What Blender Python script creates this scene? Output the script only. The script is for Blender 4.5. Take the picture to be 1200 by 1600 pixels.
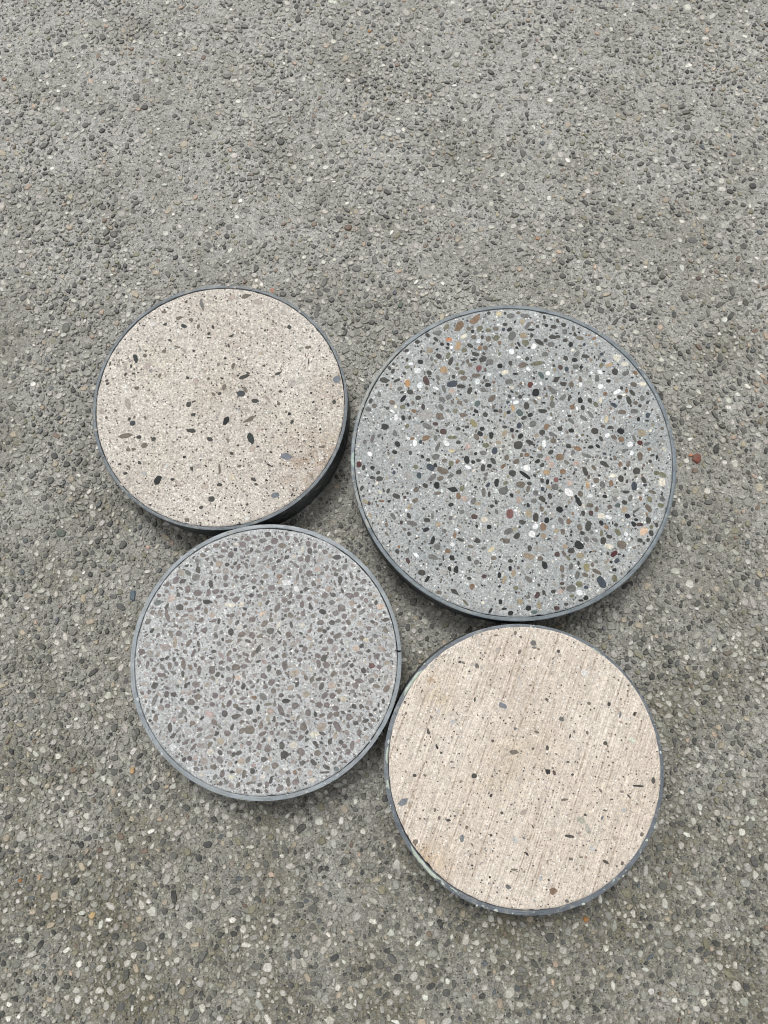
import bpy, math, random
import numpy as np
from mathutils import Matrix, Vector, noise as mnoise

for o in list(bpy.data.objects):
    bpy.data.objects.remove(o)
scene = bpy.context.scene
COL = scene.collection
rnd = random.Random(7)
nrs = np.random.RandomState(11)

# ---------------------------------------------------------------- camera
DISC_H = 0.034                 # height of the discs above the paving
CAM_ABOVE = 0.562              # camera above the disc tops
FPX = 1174.1                   # focal length in pixels of the 1200x1600 photograph
TILT, SIDE = 0.1798, 0.0090
CAM_R = (Matrix.Rotation(TILT, 3, 'X') @ Matrix.Rotation(SIDE, 3, 'Y'))
cam_d = bpy.data.cameras.new('camera')
cam_d.sensor_fit = 'VERTICAL'
cam_d.sensor_height = 36.0
cam_d.lens = FPX / 1600 * 36.0
cam_d.clip_start = 0.01
cam_d.clip_end = 200
cam = bpy.data.objects.new('camera', cam_d)
COL.objects.link(cam)
CAM_P = Vector((0, 0, DISC_H + CAM_ABOVE))
cam.matrix_world = Matrix.Translation(CAM_P) @ CAM_R.to_4x4()
scene.camera = cam
scene.render.resolution_x, scene.render.resolution_y = 768, 1024

# ---------------------------------------------------------------- sky, sun, exposure
SUN_EL, SUN_AZ = math.radians(61), math.radians(-14)     # azimuth from +Y towards +X
w = bpy.data.worlds.new('World')
scene.world = w
w.use_nodes = True
wn, wl = w.node_tree.nodes, w.node_tree.links
sky = wn.new('ShaderNodeTexSky')
sky.sky_type = 'NISHITA'
sky.sun_disc = False
sky.sun_elevation = SUN_EL
sky.sun_rotation = SUN_AZ
sky.dust_density = 4.0
sky.ozone_density = 1.0
hs = wn.new('ShaderNodeHueSaturation')
hs.inputs['Saturation'].default_value = 0.10           # cloud cover: the sky light is nearly white
wl.new(sky.outputs[0], hs.inputs['Color'])
wl.new(hs.outputs[0], wn['Background'].inputs['Color'])
wn['Background'].inputs['Strength'].default_value = 0.12
sd = bpy.data.lights.new('sun', 'SUN')
sd.energy = 1.35
sd.angle = math.radians(20)
sd.color = (1.0, 0.985, 0.955)
sun = bpy.data.objects.new('sun', sd)
COL.objects.link(sun)
dvec = Vector((math.sin(SUN_AZ) * math.cos(SUN_EL), math.cos(SUN_AZ) * math.cos(SUN_EL), math.sin(SUN_EL)))
sun.rotation_euler = dvec.to_track_quat('Z', 'Y').to_euler()
sun.location = dvec * 3
vs = scene.view_settings
vs.view_transform = 'Standard'
vs.look = 'None'
vs.gamma = 1.0
vs.use_curve_mapping = False
vs.exposure = 0.20
scene.cycles.filter_width = 1.1
scene.cycles.adaptive_threshold = .02
scene.cycles.max_bounces = 5
scene.cycles.diffuse_bounces = 3

# ---------------------------------------------------------------- helpers
def lin(c):
    return tuple(((v / 255) / 12.92 if v / 255 <= .04045 else ((v / 255 + .055) / 1.055) ** 2.4) for v in c)

def unproject(u, v, z):
    """pixel of the 1200x1600 photograph -> world point at height z"""
    d = CAM_R @ Vector(((u - 600) / FPX, (800 - v) / FPX, -1.0))
    t = (z - CAM_P.z) / d.z
    p = CAM_P + d * t
    return p.x, p.y

PAL = {k: lin(c) for k, c in {
    'K': (38, 42, 44), 'k': (52, 54, 54), 'd': (84, 83, 78), 'g': (108, 108, 105), 'b': (110, 101, 90),
    'B': (140, 130, 118), 'n': (128, 103, 80), 'o': (178, 128, 62), 'O': (205, 118, 40), 'a': (180, 146, 98),
    't': (158, 142, 112), 'T': (205, 180, 145), 'c': (214, 206, 182), 'w': (222, 226, 226), 'W': (232, 234, 232),
    'r': (112, 66, 58), 'R': (98, 52, 52), 'm': (98, 78, 74), 'M': (124, 80, 78), 'v': (112, 110, 88),
    'y': (198, 184, 140), 'Y': (148, 136, 86), 's': (78, 88, 100), 'e': (84, 98, 96), 'E': (132, 138, 124),
    'p': (158, 156, 150), 'P': (208, 172, 138), 'u': (182, 156, 142), 'U': (168, 144, 126), 'S': (76, 82, 86),
    'L': (112, 118, 126), 'Q': (158, 170, 176), 'G': (56, 66, 62), 'h': (108, 99, 97), 'Z': (188, 206, 184)}.items()}

def dull(c, k=.30):
    g = .30 * c[0] + .59 * c[1] + .11 * c[2]
    d = .62 if g < .10 else .92
    k = k * .5 if g < .18 else k
    return tuple((v + (g - v) * k) * d for v in c)
PAL = {k: dull(c) for k, c in PAL.items()}

class NT:
    """small node-tree helper"""
    def __init__(s, name):
        s.m = bpy.data.materials.new(name)
        s.m.use_nodes = True
        s.n, s.l = s.m.node_tree.nodes, s.m.node_tree.links
        s.b = s.n['Principled BSDF']
    def put(s, sock, v):
        if v is None:
            return
        if hasattr(v, 'is_output') or isinstance(v, bpy.types.NodeSocket):
            s.l.new(v, sock)
        elif isinstance(v, tuple) and len(v) == 3 and sock.type == 'RGBA':
            sock.default_value = (*v, 1)
        else:
            sock.default_value = v
    def coord(s, kind='Object'):
        return s.n.new('ShaderNodeTexCoord').outputs[kind]
    def pos(s):
        return s.n.new('ShaderNodeNewGeometry').outputs['Position']
    def mapping(s, vec, scale=(1, 1, 1), rot=(0, 0, 0), loc=(0, 0, 0)):
        x = s.n.new('ShaderNodeMapping')
        s.l.new(vec, x.inputs['Vector'])
        x.inputs['Scale'].default_value = scale
        x.inputs['Rotation'].default_value = rot
        x.inputs['Location'].default_value = loc
        return x.outputs[0]
    def noise(s, vec, scale, detail=2, rough=.5):
        x = s.n.new('ShaderNodeTexNoise')
        if vec is not None:
            s.l.new(vec, x.inputs['Vector'])
        x.inputs['Scale'].default_value = scale
        x.inputs['Detail'].default_value = detail
        x.inputs['Roughness'].default_value = rough
        return x.outputs['Fac']
    def voro(s, vec, scale, feature='F1'):
        x = s.n.new('ShaderNodeTexVoronoi')
        x.feature = feature
        s.l.new(vec, x.inputs['Vector'])
        x.inputs['Scale'].default_value = scale
        return x.outputs
    def math(s, op, a, b=None, clamp=False):
        x = s.n.new('ShaderNodeMath')
        x.operation = op
        x.use_clamp = clamp
        s.put(x.inputs[0], a)
        s.put(x.inputs[1], b)
        return x.outputs[0]
    def ramp(s, v, a, b, lo=0., hi=1.):
        x = s.n.new('ShaderNodeMapRange')
        x.clamp = True
        s.put(x.inputs[0], v)
        x.inputs[1].default_value, x.inputs[2].default_value = a, b
        x.inputs[3].default_value, x.inputs[4].default_value = lo, hi
        return x.outputs[0]
    def mix(s, f, a, b, mode='MIX'):
        x = s.n.new('ShaderNodeMix')
        x.data_type = 'RGBA'
        x.blend_type = mode
        s.put(x.inputs[0], f)
        s.put(x.inputs[6], a)
        s.put(x.inputs[7], b)
        return x.outputs[2]
    def gray(s, v):
        x = s.n.new('ShaderNodeCombineColor')
        for i in range(3):
            s.l.new(v, x.inputs[i])
        return x.outputs[0]
    def bump(s, h, strength, dist):
        x = s.n.new('ShaderNodeBump')
        x.inputs['Strength'].default_value = strength
        x.inputs['Distance'].default_value = dist
        s.l.new(h, x.inputs['Height'])
        s.l.new(x.outputs[0], s.b.inputs['Normal'])
    def done(s, col, rough=.8, spec=.4):
        s.put(s.b.inputs['Base Color'], col)
        s.put(s.b.inputs['Roughness'], rough)
        s.b.inputs['Specular IOR Level'].default_value = spec
        return s.m

def scale_noise(t, col, pos, sc, lo, hi, detail=3):
    return t.mix(1.0, col, t.gray(t.ramp(t.noise(pos, sc, detail, .6), .30, .70, lo, hi)), 'MULTIPLY')

# ---- stones: colour from the object (parts) or from the mesh (stuff)
def stone_material(name, source, rough, film=None, film_amt=0.0, spec=.4):
    t = NT(name)
    if source == 'object':
        c = t.n.new('ShaderNodeObjectInfo').outputs['Color']
    else:
        a = t.n.new('ShaderNodeAttribute')
        a.attribute_name = 'tint'
        c = a.outputs['Color']
    p = t.pos()
    c = scale_noise(t, c, p, 480, .74, 1.26, 3)
    c = scale_noise(t, c, p, 1700, .84, 1.16, 0)
    if film:
        f = t.ramp(t.noise(p, 210, 3, .65), .40, .66, 0, film_amt)
        c = t.mix(f, c, film)
    t.bump(t.noise(p, 850, 2, .6), .4, .0007)
    return t.done(c, rough, spec)

def concrete_material(name, base, alt, alt2, dark, dark_amt, sand=(.66, 1.24), brush=None, light=(232, 230, 224), light_amt=.9, chip=0.5, stains=()):
    t = NT(name)
    p = t.coord('Object')
    c = t.mix(t.ramp(t.noise(p, 22, 4, .6), .35, .68), lin(base), lin(alt))
    c = t.mix(t.ramp(t.noise(t.mapping(p, loc=(3, 1, 0)), 14, 5, .65), .52, .72, 0, .55), c, lin(alt2))
    for (sx, sy, sr, scol, amt) in stains:
        mp = t.mapping(p, loc=(-sx, -sy, 0))
        ml = t.n.new('ShaderNodeVectorMath')
        ml.operation = 'LENGTH'
        t.l.new(t.mapping(mp, scale=(1, 1, 0)), ml.inputs[0])
        f = t.math('MULTIPLY', t.ramp(ml.outputs['Value'], sr * .2, sr, 1, 0), t.ramp(t.noise(p, 120, 4, .65), .38, .62, 0, amt))
        c = t.mix(f, c, lin(scol))
    c = scale_noise(t, c, p, 240, .86, 1.12, 2)
    c = scale_noise(t, c, p, 620, sand[0], sand[1], 3)
    c = scale_noise(t, c, p, 1300, sand[0] + .08, sand[1] - .02, 1)
    # pale grains
    v = t.voro(p, 520)
    sep = t.n.new('ShaderNodeSeparateColor')
    t.l.new(v['Color'], sep.inputs[0])
    near = t.ramp(v['Distance'], .28, .40, 1, 0)
    pick = t.ramp(sep.outputs[0], light_amt, light_amt + .02)
    c = t.mix(t.math('MULTIPLY', near, pick), c, lin(light))
    # dark grains and pinholes
    pick = t.ramp(sep.outputs[1], dark_amt, dark_amt + .02)
    dk = t.math('MULTIPLY', near, pick)
    c = t.mix(dk, c, lin(dark))
    v2 = t.voro(t.mapping(p, loc=(1, 2, 0)), 900)
    sep2 = t.n.new('ShaderNodeSeparateColor')
    t.l.new(v2['Color'], sep2.inputs[0])
    dk2 = t.math('MULTIPLY', t.ramp(v2['Distance'], .30, .42, 1, 0), t.ramp(sep2.outputs[2], .86, .88))
    c = t.mix(t.math('MULTIPLY', dk2, .6), c, lin(dark))
    hgt = t.math('ADD', t.noise(p, 700, 4, .6), t.math('MULTIPLY', dk, -chip))
    if brush is not None:
        bp = t.mapping(p, rot=(0, 0, -brush))
        st = t.mapping(bp, scale=(34, 1050, 1))
        fine = t.noise(st, 1.0, 2, .5)
        st2 = t.mapping(bp, scale=(9, 430, 1), loc=(0, 3, 0))
        coarse = t.math('MULTIPLY', t.ramp(t.noise(st2, 1.0, 1, .5), .62, .68), t.ramp(t.noise(p, 300, 2), .35, .6))
        c = t.mix(1.0, c, t.gray(t.ramp(fine, .34, .66, .76, 1.10)), 'MULTIPLY')
        c = t.mix(t.math('MULTIPLY', coarse, .8), c, lin((150, 132, 114)))
        hgt = t.math('ADD', t.math('MULTIPLY', hgt, .5), t.math('MULTIPLY', fine, 1.0))
        hgt = t.math('SUBTRACT', hgt, t.math('MULTIPLY', coarse, .8))
    t.bump(hgt, .55, .0006)
    return t.done(c, .85, .3)

def ring_material(name, col, pale):
    t = NT(name)
    p = t.coord('Object')
    flat = t.mapping(p, scale=(1, 1, 0))
    ln = t.n.new('ShaderNodeVectorMath')
    ln.operation = 'LENGTH'
    t.l.new(flat, ln.inputs[0])
    cmb = t.n.new('ShaderNodeCombineXYZ')
    t.l.new(t.math('MULTIPLY', ln.outputs['Value'], 900), cmb.inputs[0])
    t.l.new(t.math('MULTIPLY', t.noise(p, 12, 1), 6), cmb.inputs[1])
    streak = t.noise(cmb.outputs[0], 1.0, 3, .6)
    c = t.mix(t.ramp(streak, .35, .72), lin(col), lin(pale))
    c = scale_noise(t, c, p, 110, .72, 1.18, 4)
    dirt = t.ramp(t.noise(p, 190, 4, .7), .54, .66, 0, .7)
    c = t.mix(dirt, c, lin((146, 147, 140)))
    t.bump(t.math('ADD', streak, t.noise(p, 420, 3)), .6, .0007)
    return t.done(c, t.ramp(t.noise(p, 70, 3), .3, .7, .38, .6), .45)

def smear_material(name, a, b):
    t = NT(name)
    p = t.coord('Object')
    c = t.mix(t.ramp(t.noise(p, 220, 4, .6), .35, .65), lin(a), lin(b))
    t.bump(t.noise(p, 700, 3), .5, .0005)
    return t.done(c, .85, .3)

def ground_material():
    t = NT('paving_cement')
    p = t.coord('Object')
    sy = t.n.new('ShaderNodeSeparateXYZ')
    t.l.new(p, sy.inputs[0])
    moss = t.math('ADD', t.noise(p, 13, 5, .7), t.ramp(sy.outputs[1], -.25, .50, .18, -.10))
    c = t.mix(t.ramp(moss, .36, .84), lin((182, 181, 175)), lin((122, 118, 100)))
    c = scale_noise(t, c, p, 300, .62, 1.22, 4)
    c = scale_noise(t, c, p, 1000, .58, 1.34, 1)
    v = t.voro(p, 520)
    sep = t.n.new('ShaderNodeSeparateColor')
    t.l.new(v['Color'], sep.inputs[0])
    near = t.ramp(v['Distance'], .30, .45, 1, 0)
    c = t.mix(t.math('MULTIPLY', near, t.ramp(sep.outputs[0], .88, .90)), c, lin((178, 176, 166)))
    c = t.mix(t.math('MULTIPLY', near, t.ramp(sep.outputs[1], .84, .86)), c, lin((70, 70, 66)))
    # beyond the modelled stones the aggregate is only a pattern
    sx = t.n.new('ShaderNodeSeparateXYZ')
    t.l.new(p, sx.inputs[0])
    far = t.math('MAXIMUM', t.ramp(t.math('ABSOLUTE', sx.outputs[0]), GX - .02, GX),
                 t.ramp(t.math('ABSOLUTE', t.math('SUBTRACT', sx.outputs[1], (GY0 + GY1) / 2)), (GY1 - GY0) / 2 - .02, (GY1 - GY0) / 2))
    f = t.voro(p, 190)
    fs = t.n.new('ShaderNodeSeparateColor')
    t.l.new(f['Color'], fs.inputs[0])
    sc = t.mix(fs.outputs[0], lin((118, 117, 112)), lin((190, 188, 180)))
    inside = t.ramp(f['Distance'], .42, .55, 1, 0)
    c = t.mix(t.math('MULTIPLY', far, inside), c, sc)
    hgt = t.math('ADD', t.noise(p, 460, 4, .7), t.math('MULTIPLY', t.math('MULTIPLY', far, inside), .7))
    t.bump(hgt, 1.0, .0022)
    return t.done(c, t.ramp(t.noise(p, 40, 3), .3, .7, .62, .85), .4)

# ---------------------------------------------------------------- mesh helpers
def mesh_obj(name, verts, faces, mat, parent=None, smooth=True):
    me = bpy.data.meshes.new(name)
    me.from_pydata(verts, [], faces)
    me.materials.append(mat)
    if smooth:
        me.polygons.foreach_set('use_smooth', [True] * len(me.polygons))
    me.update()
    o = bpy.data.objects.new(name, me)
    COL.objects.link(o)
    if parent:
        o.parent = parent
    return o

def outline(kind, n, r):
    """closed unit outline of a pebble: 'round' (river pebble) or 'chip' (crushed, with corners)"""
    pts = []
    if kind == 'round':
        a2, a3, a5 = r.uniform(0, .10), r.uniform(0, .11), r.uniform(0, .05)
        p2, p3, p5 = (r.uniform(0, 6.28) for _ in range(3))
        for i in range(n):
            t = 2 * math.pi * i / n
            q = (abs(math.cos(t)) ** 2.6 + abs(math.sin(t)) ** 2.6) ** (-1 / 2.6)
            q *= 1 + a2 * math.cos(2 * t + p2) + a3 * math.cos(3 * t + p3) + a5 * math.cos(5 * t + p5)
            pts.append((q * math.cos(t), q * math.sin(t)))
    else:
        k = r.choice((4, 5, 5, 6))
        ang = [2 * math.pi * (i + r.uniform(-.28, .28)) / k for i in range(k)]
        cor = []
        for a in ang:
            q = r.uniform(.86, 1.26)
            cor.append((q * math.cos(a), q * math.sin(a)))
        for i in range(k):
            a, b = cor[i], cor[(i + 1) % k]
            m = 1 + r.uniform(-.02, .14)
            pts.append(a)
            pts.append(((a[0] + b[0]) / 2 * m, (a[1] + b[1]) / 2 * m))
    if kind == 'crag':
        pts = []
        for i in range(n):
            t = 2 * math.pi * (i + r.uniform(-.26, .26)) / n
            q = r.uniform(.70, 1.16)
            pts.append((q * math.cos(t), q * math.sin(t)))
    return pts

def unit_stone(kind, n, rings, r, tilt=0.0, jit=0.0):
    """rings: list of (inset, z); the last ring is capped"""
    o = outline(kind, n, r)
    n = len(o)
    tx, ty = r.uniform(-tilt, tilt), r.uniform(-tilt, tilt)
    vs = []
    for k, (q, z) in enumerate(rings):
        for (x, y) in o:
            jq = q * (1 + (r.uniform(-jit, jit) if k else 0))
            zz = z + ((x * tx + y * ty) * q + r.uniform(-jit, jit) * .5 if k else 0)
            vs.append((x * jq, y * jq, zz))
    fs = []
    for k in range(len(rings) - 1):
        for i in range(n):
            j = (i + 1) % n
            fs.append((k * n + i, k * n + j, (k + 1) * n + j, (k + 1) * n + i))
    fs.append(tuple(range((len(rings) - 1) * n, len(rings) * n)))
    return np.array(vs), fs

def unit_mesh(name, vf, mat, smooth=True):
    me = bpy.data.meshes.new(name)
    me.from_pydata([tuple(v) for v in vf[0]], [], vf[1])
    me.materials.append(mat)
    me.polygons.foreach_set('use_smooth', [smooth] * len(me.polygons))
    return me

def batch(name, units, items, mat, parent, smooth=False):
    """join many stones into one mesh; items: (unit, x, y, z, sx, sy, sz, rot, colour)"""
    vco, loops, starts, cols = [], [], [], []
    voff = loff = 0
    by = {}
    for it in items:
        by.setdefault(it[0], []).append(it)
    for u, lst in by.items():
        V, F = units[u]
        nv = len(V)
        A = np.array([[*i[1:8]] for i in lst])
        C = np.array([i[8] for i in lst])
        c, s = np.cos(A[:, 6]), np.sin(A[:, 6])
        X = V[None, :, 0] * A[:, 3, None]
        Y = V[None, :, 1] * A[:, 4, None]
        P = np.stack([A[:, 0, None] + X * c[:, None] - Y * s[:, None],
                      A[:, 1, None] + X * s[:, None] + Y * c[:, None],
                      A[:, 2, None] + V[None, :, 2] * A[:, 5, None]], 2)
        vco.append(P.reshape(-1, 3))
        cols.append(np.repeat(C, nv, 0))
        fl = np.array([i for f in F for i in f])
        fs = np.cumsum([0] + [len(f) for f in F])[:-1]
        k = len(lst)
        loops.append((fl[None, :] + (voff + np.arange(k) * nv)[:, None]).ravel())
        starts.append((fs[None, :] + (loff + np.arange(k) * len(fl))[:, None]).ravel())
        voff += k * nv
        loff += k * len(fl)
    vco, loops, starts, cols = map(np.concatenate, (vco, loops, starts, cols))
    me = bpy.data.meshes.new(name)
    me.vertices.add(len(vco))
    me.vertices.foreach_set('co', vco.astype(np.float32).ravel())
    me.loops.add(len(loops))
    me.loops.foreach_set('vertex_index', loops.astype(np.int32))
    me.polygons.add(len(starts))
    me.polygons.foreach_set('loop_start', starts.astype(np.int32))
    me.update(calc_edges=True)
    me.polygons.foreach_set('use_smooth', np.full(len(starts), smooth))
    at = me.color_attributes.new('tint', 'FLOAT_COLOR', 'POINT')
    at.data.foreach_set('color', np.concatenate([cols, np.ones((len(cols), 1))], 1).astype(np.float32).ravel())
    me.materials.append(mat)
    o = bpy.data.objects.new(name, me)
    COL.objects.link(o)
    o['kind'] = 'stuff'
    o.parent = parent
    return o

class Grid:
    """keeps circles apart"""
    def __init__(s, cell):
        s.c, s.d = cell, {}
    def free(s, x, y, r, gap=0.0):
        i, j = int(x // s.c), int(y // s.c)
        for a in (i - 1, i, i + 1):
            for b in (j - 1, j, j + 1):
                for (px, py, pr) in s.d.get((a, b), ()):
                    dx, dy, q = px - x, py - y, pr + r + gap
                    if dx * dx + dy * dy < q * q:
                        return False
        return True
    def add(s, x, y, r):
        s.d.setdefault((int(x // s.c), int(y // s.c)), []).append((x, y, r))

def vary(c, r, amt=.12, hue=.03):
    k = 1 + r.uniform(-amt, amt)
    return tuple(min(.9, max(.004, v * k * (1 + r.uniform(-hue, hue)))) for v in c)

def wpick(r, table):
    x = r.random() * sum(t[1] for t in table)
    for c, wt in table:
        x -= wt
        if x <= 0:
            return c
    return table[-1][0]

# ---------------------------------------------------------------- the paving
GX, GY0, GY1 = 0.62, -0.50, 0.90
DISCS = {'A': (-0.1335, 0.1881, 0.1000), 'B': (0.0942, 0.1451, 0.1252),
         'C': (-0.0919, -0.0072, 0.1000), 'D': (0.0949, -0.0818, 0.1000)}

def richness(x, y):
    """how far the mortar stands up between the stones: more of it in the upper part of the picture"""
    n1 = mnoise.noise((x * 9, y * 9, 0.3))
    n2 = mnoise.noise((x * 26, y * 26, 4.1))
    return n1 * .5 + n2 * .5 + max(-.40, min(.28, (y - .22) * 1.1))

def sheet_height(x, y):
    n3 = mnoise.noise((x * 130, y * 130, 9.1))
    return -0.00110 + 0.00055 * max(-1, min(1, richness(x, y))) + 0.00025 * n3

def axis(lo, hi, step, far):
    a = list(np.arange(lo, hi + 1e-6, step))
    s, x = step, hi
    while x < far:
        s *= 1.6
        x += s
        a.append(x)
    s, x = step, lo
    while x > -far:
        s *= 1.6
        x -= s
        a.insert(0, x)
    return a

xs, ys = axis(-GX, GX, .0042, 6), axis(GY0, GY1, .0042, 6)
gv = [(x, y, sheet_height(x, y)) for y in ys for x in xs]
nx = len(xs)
gf = [(j * nx + i, j * nx + i + 1, (j + 1) * nx + i + 1, (j + 1) * nx + i) for j in range(len(ys) - 1) for i in range(nx - 1)]
ground = mesh_obj('ground', gv, gf, ground_material())
ground['kind'] = 'structure'

FILM = lin((130, 128, 112))
m_gp = stone_material('paving_pebble', 'object', .55, FILM, .36)
m_gs = stone_material('paving_aggregate', 'mesh', .55, FILM, .36)
ru = random.Random(3)
G_RINGS = [(1.0, -1.0), (.95, .50), (.74, .96)]
g_units = [unit_stone('crag' if i % 8 else 'round', (6, 7, 5)[i % 3] if i % 8 else 8, G_RINGS, ru, .13, .06) for i in range(32)]
g_low = [unit_stone('crag', 6, [(1.0, -1.0), (.72, .8)], ru, .2, .05) for i in range(8)]
G_TABLE = [(lin(c), wt) for c, wt in [((172, 169, 161), 22), ((148, 147, 140), 19), ((120, 119, 113), 17), ((88, 88, 86), 18),
           ((62, 63, 63), 7), ((188, 186, 177), 10), ((212, 210, 202), 3), ((164, 154, 136), 4), ((116, 100, 88), 1.4),
           ((126, 123, 104), 4), ((180, 160, 142), 1), ((84, 90, 94), 2)]]
G_DULL = G_TABLE[:6] + G_TABLE[7:8] + G_TABLE[9:10]
# stones that stand out in the photograph: pixel x, y, length, width, angle, colour
G_MARKED = [(1089, 716, 22, 18, 30, (112, 58, 46)), (1080, 711, 9, 7, 0, (178, 120, 80)), (207, 930, 21, 13, 80, (74, 92, 108)),
            (425, 453, 14, 10, -60, (158, 104, 84)), (95, 833, 17, 13, -20, (74, 84, 80)), (544, 355, 13, 10, 0, (98, 78, 66)),
            (626, 476, 13, 9, 80, (52, 74, 66)), (572, 604, 13, 11, 40, (58, 66, 72)), (229, 1023, 10, 10, 0, (70, 72, 70)),
            (610, 476, 9, 7, 30, (52, 52, 52)), (558, 534, 14, 10, 0, (88, 86, 74)), (1035, 432, 12, 10, 10, (66, 66, 64)),
            (1109, 386, 13, 9, 0, (72, 70, 68)), (1092, 434, 10, 8, 20, (82, 62, 62)), (960, 313, 9, 8, -30, (62, 66, 64)),
            (30, 1377, 9, 6, 30, (150, 96, 50)), (143, 1431, 12, 10, 40, (196, 166, 118)), (171, 1438, 15, 7, 5, (226, 224, 216)),
            (265, 992, 13, 9, 70, (160, 124, 100)), (206, 1205, 13, 9, 85, (184, 152, 112)), (229, 1236, 16, 12, -10, (64, 68, 70)),
            (271, 1229, 14, 13, 0, (186, 186, 178)), (938, 1404, 9, 17, 0, (218, 216, 206)), (221, 1415, 9, 18, 20, (196, 192, 182)),
            (916, 1437, 11, 9, 30, (158, 112, 62)), (1190, 215, 11, 8, 0, (84, 88, 92)), (205, 210, 11, 9, 0, (80, 80, 82)),
            (577, 48, 9, 7, 0, (150, 112, 70)), (6, 123, 10, 8, -40, (120, 82, 60)), (1140, 1210, 13, 10, 20, (84, 86, 84)),
            (398, 448, 12, 10, 0, (196, 190, 178)), (1137, 1020, 18, 8, 10, (104, 94, 86)), (1032, 1056, 16, 10, 20, (82, 82, 80)),
            (1040, 1040, 11, 10, 0, (70, 72, 72)), (985, 1022, 12, 9, 60, (188, 186, 176)), (60, 1372, 10, 7, 80, (180, 150, 120)),
            (840, 372, 9, 7, 0, (170, 130, 96)), (703, 370, 8, 7, 0, (90, 62, 56)), (458, 460, 9, 8, 0, (64, 66, 66))]
gg = Grid(.010)
g_items = []
rg = random.Random(21)

def under_disc(x, y, r):
    for (cx, cy, R) in DISCS.values():
        if (x - cx) ** 2 + (y - cy) ** 2 < (R - .016) ** 2:
            return True
    return False

def add_ground(x, y, L, W, ang, col, lift=0.0, unit=None):
    top = rg.gauss(-0.00022, .00036) + lift
    inner = abs(x) < .47 and -.38 < y < .72
    u = unit if unit is not None else (rg.randrange(len(g_units)) if inner and L > .0022 else 100 + rg.randrange(len(g_low)))
    hz = .0017
    if top > .00025:
        top = .00025
    if any(abs(math.hypot(x - cx, y - cy) - R) < .016 for (cx, cy, R) in DISCS.values()):
        top = min(top, -.0001)
    g_items.append((u, x, y, top - hz * .95, L / 2, W / 2, hz, ang, col))

for (u, v, L, W, a, c) in G_MARKED:
    x, y = unproject(u, v, 0)
    k = math.hypot(x, y, CAM_P.z) / math.hypot(FPX, math.hypot(u - 600, v - 800))
    L, W = L * k, W * k
    if under_disc(x, y, 0):
        continue
    gg.add(x, y, (L + W) / 4)
    add_ground(x, y, L, W, math.radians(a), lin(c), .0003)
n_marked = len(g_items)

CLASSES = [(.0034, .0042, 1400), (.0027, .0034, 16000), (.0020, .0027, 80000), (.0014, .0020, 220000), (.0009, .0014, 170000), (.0005, .0009, 150000)]
for (r0, r1, tries) in CLASSES:
    for _ in range(tries):
        x, y = rg.uniform(-GX, GX), rg.uniform(GY0, GY1)
        r = rg.uniform(r0, r1)
        if r < .0014 and (abs(x) > .45 or y > .68 or y < -.34):
            continue
        if not gg.free(x, y, r, -.00025 if r > .0009 else .0):
            continue
        if under_disc(x, y, r):
            continue
        gg.add(x, y, r)
        if richness(x, y) > .25 and rg.random() < .25:
            continue                                          # bare mortar
        e = rg.uniform(.68, 1.0)
        add_ground(x, y, 2 * r / e, 2 * r * e, rg.uniform(0, 6.28), vary(wpick(rg, G_TABLE if .0016 < r < .0031 else G_DULL), rg, .18, .025))

def shown(it):                                               # size in the photograph, 0 outside the frame
    q = CAM_R.transposed() @ (Vector((it[1], it[2], 0)) - CAM_P)
    u, v = 600 + FPX * q.x / -q.z, 800 - FPX * q.y / -q.z
    if not (8 < u < 1192 and 8 < v < 1592):
        return 0
    if any(math.hypot(it[1] - cx, it[2] - cy) < R + .004 for (cx, cy, R) in DISCS.values()):
        return 0
    return it[4] * it[5] / (q.z * q.z)

order = sorted(range(n_marked, len(g_items)), key=lambda i: -shown(g_items[i]))
chosen = list(range(n_marked)) + order[:300 - n_marked]
cs = set(chosen)
g_mesh = [unit_mesh('pebble', u, m_gp, False) for u in g_units]
def stone_part(name, me, it, parent, off=(0, 0, 0)):
    o = bpy.data.objects.new(name, me)
    o.location = (it[1] - off[0], it[2] - off[1], it[3] - off[2])
    o.scale = it[4:7]
    o.rotation_euler = (0, 0, it[7])
    o.color = (*it[8], 1)
    o.parent = parent
    COL.objects.link(o)
    return o
for i in chosen:
    it = g_items[i]
    if it[0] >= 100:
        it = (it[0] - 100, *it[1:])
    stone_part('pebble', g_mesh[it[0]], it, ground)
units_all = {**{i: u for i, u in enumerate(g_units)}, **{100 + i: u for i, u in enumerate(g_low)}}
batch('aggregate', units_all, [it for i, it in enumerate(g_items) if i not in cs], m_gs, ground)


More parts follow.
